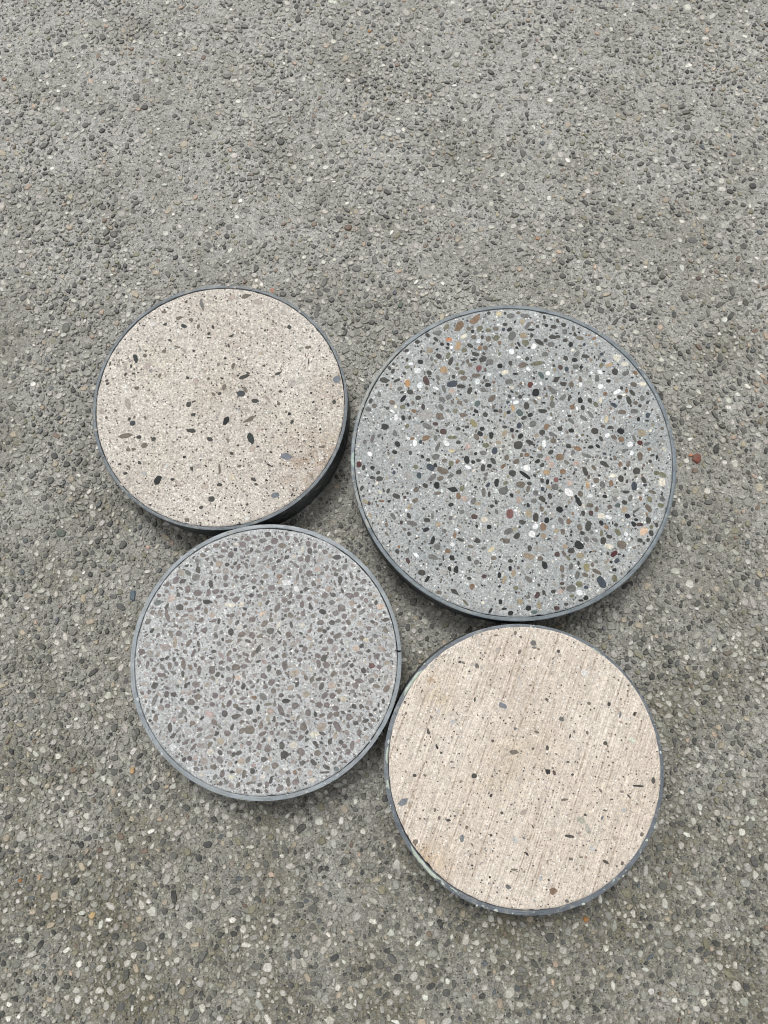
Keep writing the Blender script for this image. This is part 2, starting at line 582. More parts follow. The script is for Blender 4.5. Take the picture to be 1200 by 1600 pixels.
# ---------------------------------------------------------------- the four discs
CAT = {}
CAT['B'] = [
(540, 470, .15, "405 820 95 65 -5 d;490 738 70 42 60 d;535 828 80 30 25 d;645 858 82 60 90 o;840 832 100 62 -70 m;870 750 60 50 -60 d;945 315 110 65 0 g;1050 270 75 45 50 v;1078 403 62 42 0 O;880 515 65 55 0 t;970 575 65 55 -40 d;1068 570 75 45 75 v;1095 630 85 50 65 d;1022 720 80 80 0 a;1110 865 110 72 10 s;1125 790 50 35 90 d;960 800 70 35 -65 g;600 1018 90 42 55 K;672 948 70 55 0 d;755 1010 62 48 10 d;485 1058 62 50 0 b;300 1093 50 50 0 b;435 1118 35 35 0 d;228 1128 70 60 0 g;225 1028 60 40 70 d;650 1082 40 30 -70 k;808 1102 70 36 90 d;700 1060 40 40 0 b;595 1105 60 50 0 v;520 1105 40 35 45 c;712 1147 55 42 -20 n;1005 1028 75 65 0 g;995 1108 75 48 -65 g;1058 1140 50 40 0 g;1142 1147 48 46 0 v;565 912 60 40 30 g;588 950 50 30 20 d;640 612 42 36 60 d;640 690 50 38 0 v;780 635 60 50 0 k;750 728 70 60 0 w;775 880 70 60 45 w;680 655 50 30 0 w;895 605 50 30 -70 g;855 357 55 42 -50 d;940 400 60 40 -40 d;740 418 52 42 0 d;612 495 50 35 20 d;440 688 45 35 -60 d;1025 915 80 42 -75 g;1110 940 60 50 0 u;940 910 60 30 -25 w;470 875 40 30 90 u;655 545 40 25 40 w;1060 490 40 30 0 k"),
(710, 470, .15, "50 268 130 90 60 n;215 195 130 70 40 n;38 470 100 60 80 a;103 512 62 50 30 v;150 288 48 45 0 b;265 288 72 58 45 v;355 305 60 42 0 v;430 290 62 50 0 b;358 118 42 36 20 d;465 135 60 58 0 y;585 155 75 58 10 g;660 120 55 36 0 b;735 155 95 50 -5 g;755 195 45 42 0 w;765 255 90 45 50 g;798 300 80 24 0 k;528 245 52 40 10 d;512 298 38 38 0 s;573 298 58 45 25 k;600 365 105 75 70 g;655 370 80 32 65 m;720 360 75 70 0 t;740 435 80 65 0 v;672 452 60 25 -60 k;830 475 58 58 0 W;885 430 110 55 -40 d;952 412 48 40 90 d;1007 452 70 62 0 g;1035 270 65 42 -5 d;1140 250 55 50 0 d;1150 320 58 52 90 g;1155 410 52 42 10 d;1080 370 45 32 0 d;865 265 38 36 0 d;470 438 48 38 90 n;435 385 72 55 50 v;355 395 58 60 0 b;290 378 42 35 90 d;250 420 50 40 60 w;160 462 75 45 -25 d;265 492 58 45 50 n;323 490 52 52 0 b;220 555 78 48 -15 d;297 607 85 60 30 d;200 612 75 28 10 k;370 635 80 60 20 g;255 700 62 60 0 M;165 668 45 45 0 b;475 677 55 55 0 K;585 648 58 42 90 d;710 668 95 55 25 b;758 603 48 42 30 d;865 650 110 48 10 v;945 555 60 55 0 g;1160 598 56 48 90 d;1105 692 52 52 0 m;1170 712 52 45 90 s;905 775 85 48 -60 e;1072 820 95 65 25 d;975 755 50 50 0 W;595 530 60 55 90 w;670 585 50 40 0 w;770 710 50 45 0 w;525 745 80 50 30 c;100 370 75 45 30 c;240 840 60 55 90 w;360 768 50 38 0 w;225 778 90 50 10 b;97 805 72 55 0 b;75 745 70 50 0 v;15 858 60 50 90 d;70 890 90 45 -5 d;160 935 85 48 75 d;350 875 60 50 0 k;300 925 60 48 0 g;570 840 85 62 20 g;635 760 55 25 0 k;790 872 70 55 60 r;848 955 85 80 90 K;1025 938 110 65 -45 g;1130 1005 80 50 40 g;1020 1078 75 58 80 g;752 1092 78 60 90 d;680 1165 75 68 -50 e;920 1148 90 50 -5 d;840 1050 65 35 -50 b;610 1115 70 45 -80 a;385 1020 105 65 50 b;240 1070 75 55 60 e;55 1068 75 60 -60 b;225 1150 52 40 -20 k;575 995 45 35 -60 d;685 1000 45 40 30 d;90 1190 90 60 0 b;565 1160 42 42 0 k;430 1145 50 35 0 k"),
(880, 510, .15, "235 312 90 55 -15 d;560 325 75 75 0 c;645 390 65 50 0 c;480 400 80 35 25 a;398 405 65 42 45 v;540 470 78 65 70 d;652 488 78 52 15 g;773 468 58 45 -60 n;355 538 75 45 85 g;562 558 75 60 60 p;472 568 48 36 0 k;125 80 60 38 -75 d;25 332 48 48 0 d;130 418 65 55 10 g;38 448 50 45 0 d;180 608 55 40 90 w;85 610 75 60 90 b;265 590 80 70 0 p;390 625 60 50 20 w;438 700 45 45 0 n;720 690 80 42 -55 d;590 735 52 48 0 d;685 770 95 50 -75 d;885 790 60 38 30 d;740 882 75 55 0 g;615 892 90 50 -10 b;785 965 50 36 90 k;490 1052 52 40 10 d;415 1038 45 38 0 b;600 1090 75 65 -25 K;330 1090 75 72 0 d;205 845 55 45 90 d;178 770 62 55 90 K;278 770 55 48 90 d;285 915 95 40 -60 g;215 955 85 42 -30 g;65 745 75 32 70 d;15 735 55 35 90 d;80 980 65 42 -40 g;85 1085 60 46 0 k;448 965 85 40 80 y;388 770 70 42 70 c;95 840 55 50 0 n;530 1155 65 58 0 b;605 1175 60 60 -60 n;462 1135 60 48 50 w;395 1170 60 38 -65 d;830 600 70 55 0 c;228 490 65 36 -10 p;800 825 40 36 0 d;820 1110 80 80 0 t"),
(540, 640, .15, "410 178 75 68 -10 G;540 358 66 56 -60 k;512 443 55 45 -30 k;850 173 100 60 -30 g;980 68 88 75 0 b;835 50 150 110 0 p;835 295 78 62 20 n;722 350 68 45 90 W;1048 350 70 48 -50 W;650 298 50 35 -35 w;695 300 45 35 0 n;515 248 75 50 -70 g;745 190 85 50 -75 p;640 170 48 42 40 v;600 85 60 40 -75 k;668 82 48 32 75 d;280 300 100 38 75 g;350 268 48 38 35 g;135 570 62 58 90 R;280 605 45 42 0 k;187 603 52 40 90 d;340 655 48 40 20 d;280 708 55 35 -15 d;885 600 90 70 -30 s;938 492 80 65 35 g;960 390 90 42 65 g;935 578 45 40 -70 k;1010 635 120 70 -25 b;765 685 68 48 90 s;905 705 95 55 40 g;988 715 68 50 15 b;1095 690 70 42 35 g;950 788 75 62 90 K;1110 825 125 62 -15 k;830 790 60 45 -20 d;735 832 65 52 50 b;1098 990 55 45 0 k;1175 900 70 50 -80 n;528 900 88 50 -15 d;848 1150 70 45 -10 d;725 945 65 45 30 b;495 1110 85 45 -60 g;660 1105 70 36 -65 d;905 1108 70 28 -80 g;690 1185 120 50 -20 g;730 595 52 45 -20 v;1030 530 52 45 0 b;1170 545 55 55 0 n;1100 560 60 55 90 v;1105 427 62 45 0 y;1115 288 100 38 0 v;935 148 55 42 0 m;1018 228 72 65 0 m;1065 150 65 28 45 g;1175 340 50 40 0 d;800 488 45 32 -50 k;860 522 48 38 0 d;138 825 60 36 60 d;240 975 45 40 -40 m;375 950 60 25 0 n;452 955 42 32 20 k;165 970 60 45 -40 t;220 1115 60 32 -60 t;600 410 55 55 0 p;650 685 85 75 0 p;675 450 45 35 90 d;505 655 40 36 90 s;1180 650 60 55 0 d;960 870 70 35 10 b"),
(710, 640, .15, "80 55 78 52 -10 b;200 142 90 60 -50 Y;290 198 48 45 0 k;268 250 60 55 -30 k;230 285 75 48 -50 b;385 268 75 48 80 k;680 40 78 72 -40 e;790 55 55 48 30 k;675 165 62 55 60 s;818 148 72 68 30 g;520 250 82 58 60 t;600 213 48 42 90 k;665 370 92 92 0 d;785 340 85 50 -25 d;915 235 65 55 0 d;1017 255 70 42 -25 g;1100 198 52 52 0 d;935 355 80 42 90 w;1032 325 60 60 0 b;1005 442 60 45 25 d;1190 380 60 50 0 d;328 370 75 50 0 v;420 428 72 62 90 s;295 450 75 58 10 g;140 385 65 55 45 u;130 522 85 60 -75 k;38 545 58 52 0 n;195 545 42 42 0 k;250 525 45 40 0 d;298 605 75 50 85 d;405 535 80 45 -65 d;365 585 50 45 0 k;545 500 62 50 60 b;645 540 70 55 25 b;755 470 52 48 0 n;700 472 48 36 90 b;728 425 50 42 0 g;895 480 62 52 0 g;970 510 60 55 90 u;1098 495 82 75 0 n;1008 575 75 55 90 u;960 652 70 58 0 a;1130 645 60 58 0 n;1060 730 52 52 0 M;755 608 72 65 0 W;735 680 140 38 -38 K;605 662 75 72 -20 d;690 780 90 75 -10 b;510 845 98 85 15 g;440 760 90 50 80 k;305 860 100 45 90 g;363 880 62 30 90 d;200 950 75 55 60 g;80 820 62 52 90 v;50 645 62 52 15 d;15 838 50 50 0 k;40 898 70 45 85 n;105 925 62 62 0 u;208 1115 65 58 -25 m;78 1065 55 45 20 g;312 1145 70 55 0 c;578 1085 98 75 90 M;775 1085 82 70 90 t;848 868 58 58 0 g;915 930 75 58 -45 d;995 900 60 45 -70 d;1048 805 72 68 0 g;915 740 52 38 90 d;970 752 60 36 80 k;768 825 70 40 65 b;830 950 60 52 0 g;768 995 48 36 -80 k;848 1122 98 60 85 d;962 1152 66 50 85 K;910 1035 55 48 90 b;1097 1040 72 65 -40 K;1112 1160 85 52 -60 g;705 1172 65 50 -30 d;1190 1165 60 50 90 n;670 940 75 55 90 u;245 980 70 35 0 t;595 892 45 36 -60 k;435 965 48 36 -80 d;390 1005 50 45 0 d;440 1065 60 32 -80 g;45 340 50 36 0 d;40 200 45 40 0 d;460 340 60 40 -20 t"),
(880, 680, .15, "55 590 110 80 -35 W;155 140 75 48 -20 n;65 110 70 48 15 b;605 62 92 60 -75 b;800 78 58 52 -10 R;698 95 60 58 0 w;715 185 55 38 80 w;895 145 48 42 0 n;802 222 95 72 90 b;245 212 105 38 -18 g;430 300 108 58 -22 d;595 300 62 46 80 n;230 375 105 50 -70 d;540 235 52 35 -55 b;140 292 62 48 0 u;765 372 80 72 0 d;645 345 36 32 0 k;520 420 60 48 0 c;603 452 74 58 80 d;665 480 42 28 80 d;840 465 75 45 -65 d;345 470 62 60 0 b;410 515 72 58 -80 g;500 498 58 50 90 n;740 530 92 62 85 s;655 590 72 36 0 d;700 655 80 42 65 g;640 700 56 50 -20 d;930 590 75 36 -25 b;1030 490 90 75 90 c;255 520 80 42 90 a;70 500 60 60 0 u;160 690 110 52 -65 k;180 610 62 55 -30 b;280 728 75 48 -5 b;345 770 60 46 90 b;290 812 58 48 90 m;208 812 56 42 90 d;435 637 50 38 -20 k;570 730 55 50 0 e;485 745 50 42 0 b;638 775 75 58 50 t;890 760 92 55 -60 b;1018 730 65 50 -10 v;670 840 56 52 0 K;888 885 72 56 90 d;735 925 62 45 -60 k;800 930 70 42 0 m;840 1000 100 75 40 P;918 1020 65 50 -70 d;995 945 52 36 80 d;800 1095 60 45 -15 d;885 1090 42 36 60 d;262 945 110 65 75 d;60 895 55 48 0 M;200 1018 55 42 -25 d;242 1082 60 58 90 g;330 1090 68 40 -25 g;400 1020 70 36 80 v;480 1055 62 42 -20 d;418 1100 80 60 80 d;570 1010 80 55 -55 v;610 1140 100 90 -30 b;165 1145 100 85 -40 k;450 958 48 42 -30 n;655 1030 50 45 -60 w;400 840 75 62 0 c;550 600 85 65 90 p;760 880 40 36 0 k;280 630 60 40 -10 w"),
(620, 800, .15, "165 125 115 55 -18 d;312 82 66 48 0 k;305 183 68 45 25 k;375 295 88 45 70 k;420 360 70 70 0 g;105 410 48 45 0 g;378 470 100 55 -15 g;115 505 62 40 -60 m;260 632 82 60 -10 d;532 408 60 42 0 n;605 240 60 38 80 n;662 287 75 32 -20 d;808 50 65 55 -20 m;910 78 72 55 20 c;840 298 62 58 -40 d;962 155 52 48 0 K;1165 200 100 62 20 g;1142 302 72 58 0 b;1010 480 65 42 20 b;1185 510 50 40 0 d;755 485 55 40 -70 d;830 522 55 52 0 g;808 440 55 52 0 p;855 620 65 60 40 p;912 670 58 38 0 m;752 690 48 36 0 d;455 548 45 36 60 d;550 590 52 36 -70 k;605 840 115 55 -45 d;432 847 58 42 -10 b;785 775 58 55 30 n;1080 935 52 42 80 k;1120 1008 50 28 0 k;1185 1058 55 50 0 k;975 1035 60 30 60 k;905 1040 55 36 0 p;712 955 90 25 -45 v;1120 705 90 40 70 t;495 195 50 45 -30 g;485 478 60 22 90 d;430 130 60 48 -15 t;125 40 60 42 -70 d;770 358 62 32 -10 b;985 390 85 40 35 y;505 890 50 45 0 p;575 335 60 50 0 w;495 625 70 55 0 p;905 375 52 36 10 g"),
(790, 800, .15, "172 107 62 55 -35 d;392 155 78 66 90 n;118 248 75 58 40 d;530 195 52 52 0 t;597 205 60 52 90 b;395 248 60 60 0 t;252 380 66 58 90 d;340 380 88 72 -10 p;245 460 115 65 -15 t;420 395 60 42 0 p;362 485 58 55 0 b;538 440 56 55 0 m;408 555 82 60 -75 k;238 562 75 55 90 p;588 590 78 50 85 b;680 568 75 48 80 g;685 402 70 62 10 d;780 452 80 60 0 t;845 575 85 65 90 Y;905 548 48 35 90 b;950 622 100 42 -22 b;1055 578 68 68 0 p;1160 508 62 48 40 s;1135 603 45 40 0 k;1000 730 130 85 -60 s;1082 780 66 50 30 d;1138 692 75 58 90 v;685 795 100 75 0 g;768 752 70 65 0 v;830 655 65 48 -20 b;498 828 48 45 0 d;575 828 58 42 0 u;240 700 90 55 -40 g;48 587 52 36 90 K;65 508 55 46 0 d;65 990 90 36 -5 p;238 1000 60 55 60 k;52 1058 60 55 -30 k;105 793 48 48 -30 v;540 1025 60 48 0 m;790 930 50 28 0 k;848 915 55 48 30 k;690 875 52 42 0 v;235 888 42 36 0 g;630 960 42 36 0 d;1130 435 90 50 35 R;865 350 62 60 0 p;1080 360 85 60 -15 c;180 625 70 42 -60 p;590 745 48 36 0 m;600 795 45 40 0 b;275 230 70 70 0 W;515 750 75 50 -40 p;770 840 70 60 0 w;310 150 65 55 40 w;760 535 50 28 85 d;840 785 45 40 0 s;300 1060 62 40 0 e"),
]
CAT['A'] = [
(140, 440, .175, "410 685 80 42 -75 G;318 748 70 32 -80 E;515 750 75 55 35 B;665 270 50 26 10 b;795 325 62 38 15 b;838 393 62 40 -15 S;1000 200 120 36 -75 g;672 380 42 30 15 d;340 1085 110 55 -65 B;400 1025 60 30 25 B;380 1090 45 28 -30 B;515 1057 45 40 0 B;885 1095 50 46 20 d;930 1070 42 14 20 d;920 1188 55 30 20 d;420 950 42 36 0 b;505 620 26 14 50 k;495 660 38 36 0 b;665 620 40 32 0 b;625 838 42 26 60 b;875 858 32 30 0 d;950 885 55 45 90 u;635 515 55 36 10 B;780 582 60 18 -15 b;970 400 42 30 80 b;560 380 45 40 0 w;1160 1000 36 28 20 d;1105 1005 45 26 -40 b;260 610 55 40 50 p;1065 500 42 14 0 d;150 880 28 20 40 d;715 522 32 22 0 d;390 820 26 20 0 d;432 812 22 16 0 k;850 620 50 28 -65 B;170 730 40 16 80 d;930 618 26 24 0 d"),
(340, 440, .175, "125 140 72 55 50 U;260 122 100 52 5 b;358 180 95 65 5 B;580 270 75 45 -20 p;485 255 75 28 40 p;640 405 42 35 80 d;385 638 40 38 0 a;808 585 58 26 10 b;812 710 65 14 88 d;137 755 65 36 80 b;140 848 42 42 0 U;238 848 100 36 20 d;58 940 55 36 70 b;210 998 68 60 0 S;248 965 62 30 -55 b;330 1062 70 45 0 d;540 820 65 32 20 d;660 905 75 70 0 p;740 890 90 75 0 p;445 1045 85 32 -50 B;1065 872 70 65 45 L;1040 1072 45 36 85 d;855 1075 30 22 50 k;835 993 24 18 30 k;560 980 40 30 0 d;640 1180 30 30 0 k;720 1070 45 30 50 B;368 360 50 42 0 c;795 370 40 26 -40 p;390 415 26 12 0 k;40 862 34 16 -10 k;120 485 36 20 20 d;270 1145 50 32 0 B;68 685 26 22 0 k;190 692 28 16 0 k;412 750 28 26 0 d;170 575 60 30 -20 U;15 1003 34 30 10 d;990 1020 80 30 0 U;270 815 40 20 -20 d"),
(140, 630, .175, "310 290 130 52 12 b;383 178 52 48 80 S;355 140 30 30 0 d;902 245 85 50 -5 d;920 108 55 42 30 d;1070 320 60 45 -10 d;568 322 48 46 60 d;488 375 58 55 0 b;440 302 45 36 0 d;605 692 100 70 70 k;482 620 55 48 0 Q;345 415 40 32 0 b;388 410 32 30 0 b;445 532 36 36 0 d;490 535 40 40 0 B;1160 585 90 22 -85 b;910 580 52 32 -70 d;1160 727 45 32 0 d;1088 855 58 52 0 d;995 930 40 28 20 d;790 720 75 30 -40 B;350 675 70 45 -30 p;345 565 42 28 -30 b;740 680 40 24 0 d;690 555 50 30 50 w;960 560 70 45 0 p;1030 745 70 50 0 U;530 918 36 20 0 d;718 212 22 12 0 k;610 262 24 10 35 k;150 130 36 24 -60 b;865 1055 45 36 0 b;1040 562 36 16 -40 k;690 190 16 16 0 k;845 480 30 26 0 k;105 80 50 45 0 B"),
(340, 630, .175, "75 160 85 62 70 K;278 145 130 40 28 b;295 305 115 65 -65 G;615 470 105 65 -5 L;462 555 65 18 -35 k;375 510 65 45 -25 B;125 447 38 28 -30 d;320 680 58 36 -15 d;412 740 65 42 15 B;515 820 75 50 10 L;340 722 36 28 0 d;232 315 50 22 -80 B;665 165 50 36 60 d;638 95 30 30 0 k;870 95 55 36 -60 B;935 388 55 26 15 b;130 660 60 40 80 y;310 405 60 45 50 U;360 385 26 16 0 k;475 437 24 22 0 k;180 375 24 18 0 k;360 240 50 36 80 U;430 237 22 18 0 d;250 50 50 40 0 B;915 232 26 22 90 k;205 510 20 16 0 k;435 683 22 14 -20 k;280 975 18 18 0 k;915 585 60 45 20 U;270 1055 50 26 20 w;400 232 20 16 0 n"),
]
CAT['D'] = [
(600, 970, .19167, "380 487 75 55 -20 a;758 368 42 38 90 g;720 355 36 32 0 p;795 378 36 26 80 p;925 240 45 32 70 B;968 690 72 42 -20 L;1103 485 75 36 -80 p;362 900 58 28 -80 d;430 1025 45 24 -65 k;560 825 40 38 0 Q;445 735 45 26 50 Q;1060 1070 75 36 0 b;570 675 50 14 -10 u;390 365 40 36 0 p;740 640 40 16 80 d;1105 252 40 26 60 b;1070 100 36 24 80 b;912 118 36 16 0 b;618 335 26 22 0 d;645 340 30 20 -20 g;695 412 16 14 0 k;1068 878 30 26 0 L;195 968 40 30 0 p;165 658 18 16 0 d;490 280 40 20 20 B;308 575 40 20 60 b;465 1075 26 22 0 d"),
(810, 970, .19167, "122 182 50 42 -30 g;130 218 40 22 -10 g;162 230 24 20 0 b;325 248 26 26 0 d;230 638 30 28 0 b;345 798 52 40 -25 g;275 425 30 22 40 B;735 678 34 30 90 k;575 672 34 24 -10 b;616 713 16 14 0 k;828 770 52 20 75 L;943 762 36 24 80 k;560 912 30 24 80 b;708 997 36 32 0 d;235 1035 40 26 85 d;148 905 40 20 -20 b;930 970 60 34 -30 Z;540 430 60 50 0 w;420 940 40 14 70 d;15 250 40 24 60 b;400 1150 30 16 0 d;118 1040 24 18 30 d;895 525 18 16 0 k"),
(600, 1200, .19167, "158 275 85 50 30 L;735 62 42 40 0 d;250 60 30 26 0 d;635 573 58 34 80 L;525 425 36 22 0 d;430 830 80 75 -30 T;1012 968 48 34 -25 g;1140 358 65 36 30 B;232 618 45 40 0 b;1068 580 60 50 -60 Q;870 225 32 24 60 k;872 547 22 20 0 k;960 365 26 22 -30 d;1165 700 36 16 -55 k;450 405 30 24 80 b;415 340 32 20 70 b;862 888 18 18 0 k;1140 570 28 18 -40 g;350 420 30 24 0 B;720 795 14 14 0 k;1060 825 50 18 0 b;865 945 30 30 0 p"),
(810, 1200, .19167, "238 22 55 45 -45 K;290 35 45 30 -70 m;975 145 90 16 -3 k;1098 100 50 36 75 d;512 425 75 45 -40 E;565 497 75 38 -75 E;415 555 85 22 -5 d;275 525 60 60 0 u;900 230 45 18 -50 d;712 765 55 24 -30 d;683 405 36 24 80 L;280 1003 65 62 0 n;400 1100 36 30 0 g;378 1102 32 26 0 g;425 740 36 26 -20 b;525 820 42 30 80 U;600 655 42 36 0 Q;630 672 24 14 -40 d;845 775 30 26 80 b;375 255 60 20 8 b;670 185 34 18 -60 b;115 475 36 12 -60 k;855 345 45 36 0 Q;785 570 36 36 0 U;1005 540 34 30 60 b;180 898 40 30 80 Q;65 700 32 14 -50 k;545 382 26 18 -30 d;273 322 18 14 0 k;640 282 14 14 0 k;440 52 20 20 0 d;705 345 34 16 0 b;295 445 30 20 -30 p;245 910 20 20 0 d"),
]
CAT['C'] = [
(205, 815, .18333, "645 685 85 45 -5 K;888 238 32 32 0 K;887 355 45 30 40 k;715 475 36 20 60 k;570 412 66 45 -70 d;550 475 70 60 0 g;568 608 75 70 0 h;413 730 65 62 -30 d;380 498 75 50 45 h;298 522 55 34 65 h;225 690 66 50 0 e;335 655 75 70 0 u;748 360 60 60 0 t;912 390 55 45 80 h;805 420 60 50 0 B;405 955 52 50 -20 h;620 925 65 60 0 h;890 665 75 55 25 h;965 742 45 28 -20 k;1025 628 40 34 -10 k;1090 632 52 42 0 g;945 960 62 45 10 b;1030 970 60 52 -50 h;835 1018 75 38 5 b;745 1040 45 45 0 g;700 1107 52 36 10 d;370 1040 95 42 90 t;290 1070 95 60 0 B;90 1110 60 55 0 h;530 1120 70 30 65 h;860 620 45 40 0 h;720 595 60 42 25 h;720 190 62 42 20 h;790 195 48 48 0 h;785 250 70 32 0 h;760 300 60 36 10 h;640 232 45 34 10 h;645 318 45 36 0 h;610 285 50 36 0 b;995 145 62 42 15 b;1110 518 50 36 -80 d;1145 465 50 45 0 b;1045 505 50 45 0 h;500 755 60 40 0 h;610 528 60 30 80 h;860 800 40 40 -30 h;900 860 50 32 60 d;470 375 45 24 10 k;780 1003 26 26 45 k;825 800 32 26 0 m;1120 785 70 40 45 P;690 650 60 40 20 w;940 705 50 40 0 c;840 710 90 36 -5 c;1040 1130 75 42 70 b;1080 1085 75 40 70 d"),
(410, 815, .18333, "515 768 60 45 -20 K;150 572 45 42 0 d;375 580 60 45 0 d;332 600 30 28 0 k;290 575 55 40 -60 W;175 832 36 32 0 k;208 303 48 28 15 k;135 338 45 38 35 d;100 165 65 55 0 h;170 200 70 50 0 b;535 630 65 65 0 h;308 640 65 45 10 h;600 625 50 45 0 d;680 588 50 28 -60 d;675 738 75 60 -20 h;800 620 50 45 0 h;780 755 45 42 0 b;590 690 55 50 0 g;595 860 60 45 10 d;495 860 60 45 0 h;700 805 50 42 50 h;530 935 40 36 -40 k;560 910 36 36 0 d;490 918 50 45 40 b;735 960 62 50 25 h;695 910 48 42 0 h;70 930 65 60 30 d;225 965 55 52 0 b;845 1058 45 36 30 k;898 1100 50 34 0 d;845 990 50 50 0 b;965 972 45 42 0 g;362 1090 50 50 0 h;140 1030 50 28 50 d;525 1160 60 50 50 d;470 1140 60 45 -20 h;435 530 52 45 90 h;385 320 75 55 90 h;325 318 50 45 0 h;325 415 50 36 90 h;140 465 55 45 10 n;240 625 65 34 80 h;185 670 60 55 20 h;400 655 45 42 0 h;230 690 38 32 0 d;340 890 60 55 0 c;965 640 55 42 10 t;1020 720 70 50 0 P;765 695 60 50 0 U;795 1080 60 42 0 P;880 1010 50 42 0 y;975 1145 60 60 0 h;480 555 50 28 40 h;330 950 40 20 -20 k;330 1060 40 24 0 k;240 1090 36 18 40 k;500 975 40 24 40 d;205 520 80 50 0 w;1055 920 70 55 90 b;865 510 50 50 0 h;530 255 50 45 0 h;390 185 55 50 -50 h"),
(205, 1030, .18333, "890 490 85 52 10 d;1008 447 60 55 10 d;1080 415 55 32 85 K;358 302 55 50 0 d;300 300 52 45 90 d;195 358 120 42 70 g;450 432 80 45 -65 g;420 480 60 45 50 g;330 578 85 45 -80 d;600 505 48 28 50 k;730 635 52 26 30 k;860 965 52 32 -15 k;890 880 36 28 30 K;815 630 60 58 0 h;945 610 65 45 30 b;1010 600 80 75 0 b;770 260 65 50 30 h;690 90 65 58 25 h;715 310 50 50 0 h;950 335 65 36 10 h;550 215 65 52 0 h;580 100 80 45 90 h;830 175 50 45 0 h;890 70 70 60 0 b;960 60 60 45 0 h;1175 80 60 50 90 d;1130 145 62 60 0 h;1120 315 80 60 -30 g;1045 330 52 45 0 n;555 415 45 40 0 d;510 365 60 55 0 h;570 320 70 50 0 b;250 415 62 62 0 B;205 505 62 45 90 b;200 225 60 50 0 d;580 650 55 30 40 g;530 750 75 28 45 h;460 710 70 36 30 h;690 385 48 40 0 h;760 700 60 60 0 t;850 280 50 40 90 h;955 230 60 40 80 d;1105 560 75 40 80 b;1165 765 62 60 0 h;1130 855 60 55 0 d;915 800 58 42 10 d;870 815 50 40 70 d;835 795 40 36 0 h;945 540 50 45 0 h;1052 525 45 42 0 d;860 580 60 36 85 d;735 130 50 40 60 d;490 205 30 30 0 k;465 225 45 30 80 d;665 470 90 60 -20 u;450 855 42 32 40 k;500 935 55 28 -10 w;555 935 50 36 0 g;700 920 60 55 0 b;620 870 65 60 0 B;940 870 60 55 0 t;915 950 60 55 0 U;1035 955 50 50 -40 d;1150 930 70 70 0 B;960 980 70 36 80 b;850 1005 75 45 -20 c;810 1045 48 45 0 g;800 1105 62 36 0 b;1095 1070 42 36 10 d;1080 1125 40 36 0 d;1010 1055 65 24 10 b;355 750 60 60 0 w;550 130 60 50 0 w;870 165 85 20 85 b;910 155 50 36 0 P;480 620 60 50 0 p;640 575 70 36 15 p;960 380 80 20 3 b;1160 385 75 30 10 b;1000 715 55 50 0 h;740 920 60 14 -75 h;400 605 62 22 50 g;245 630 55 14 70 g"),
(410, 1030, .18333, "180 818 85 70 10 K;195 355 75 45 5 K;290 218 60 36 60 K;160 308 45 40 0 d;930 55 60 55 -20 r;75 200 70 62 50 h;190 55 78 50 -80 h;55 85 62 50 -70 h;140 115 50 50 0 h;275 120 75 60 20 t;370 300 70 65 0 t;500 235 75 45 75 d;480 390 65 60 0 h;550 390 55 55 0 h;625 418 60 52 0 h;625 470 60 50 0 b;575 480 62 45 60 h;790 220 65 55 -60 h;610 130 65 60 0 b;530 310 65 45 40 h;598 312 52 50 0 h;390 455 60 50 90 h;160 440 110 50 -60 h;275 400 70 65 40 h;70 445 62 62 0 U;350 575 70 60 90 b;640 575 95 52 -60 h;740 495 60 55 0 h;795 545 50 42 0 d;510 630 60 32 -15 d;455 725 65 36 -50 d;500 710 40 28 -30 k;380 690 42 42 0 d;165 735 65 50 90 d;40 768 70 50 -60 h;330 675 60 60 0 h;470 800 65 60 0 b;330 790 70 60 -40 h;435 880 65 40 -50 d;340 885 60 48 10 d;105 910 65 62 0 b;275 965 42 42 0 n;285 1045 62 55 40 h;220 1045 78 42 -75 h;160 965 65 55 90 B;670 705 42 42 0 d;700 740 45 40 0 h;765 735 78 40 80 h;825 625 60 45 90 h;725 790 60 55 0 h;480 40 65 40 -80 h;540 45 65 60 0 h;365 60 60 55 0 p;995 65 45 40 -30 h;995 175 28 22 60 K;990 390 36 18 85 K;765 150 45 24 -40 d;920 360 80 60 90 B;825 185 75 42 0 h;880 525 60 36 10 d;880 600 40 40 0 d;450 645 100 60 -10 c;505 575 85 60 0 t;590 225 65 60 0 U;690 340 50 40 0 y;240 245 55 42 0 t;375 745 32 16 10 k;550 805 36 36 0 d;425 1030 50 40 0 c;640 955 50 45 0 e;530 965 90 18 3 d;545 920 65 36 -25 d;230 1130 45 40 0 U;20 235 50 45 0 h"),
]
m_dp = stone_material('disc_pebble', 'object', .55, spec=.22)
m_ds = stone_material('disc_aggregate', 'mesh', .55, spec=.22)
F_RINGS = [(1.0, -1.0), (.985, .55), (.93, 1.0)]
ru = random.Random(5)
f_round = [unit_stone('round', 12, F_RINGS, ru) for _ in range(16)]
f_chip = [unit_stone('chip', 12, F_RINGS, ru) for _ in range(20)]
f_units = {**{i: u for i, u in enumerate(f_round)}, **{50 + i: u for i, u in enumerate(f_chip)}}
f_mesh = {k: unit_mesh('pebble', u, m_dp, False) for k, u in f_units.items()}
DOT_RINGS = [(1.0, -1.0), (.9, 1.0)]
d_units = {i: unit_stone('chip', 6, DOT_RINGS, ru) for i in range(10)}
KEYS = {}

m_wall = ring_material('weathered_shaded_pipe_wall', (58, 63, 66), (74, 79, 80))  # weathered outer walls, with the shade on them also put into the dark colour

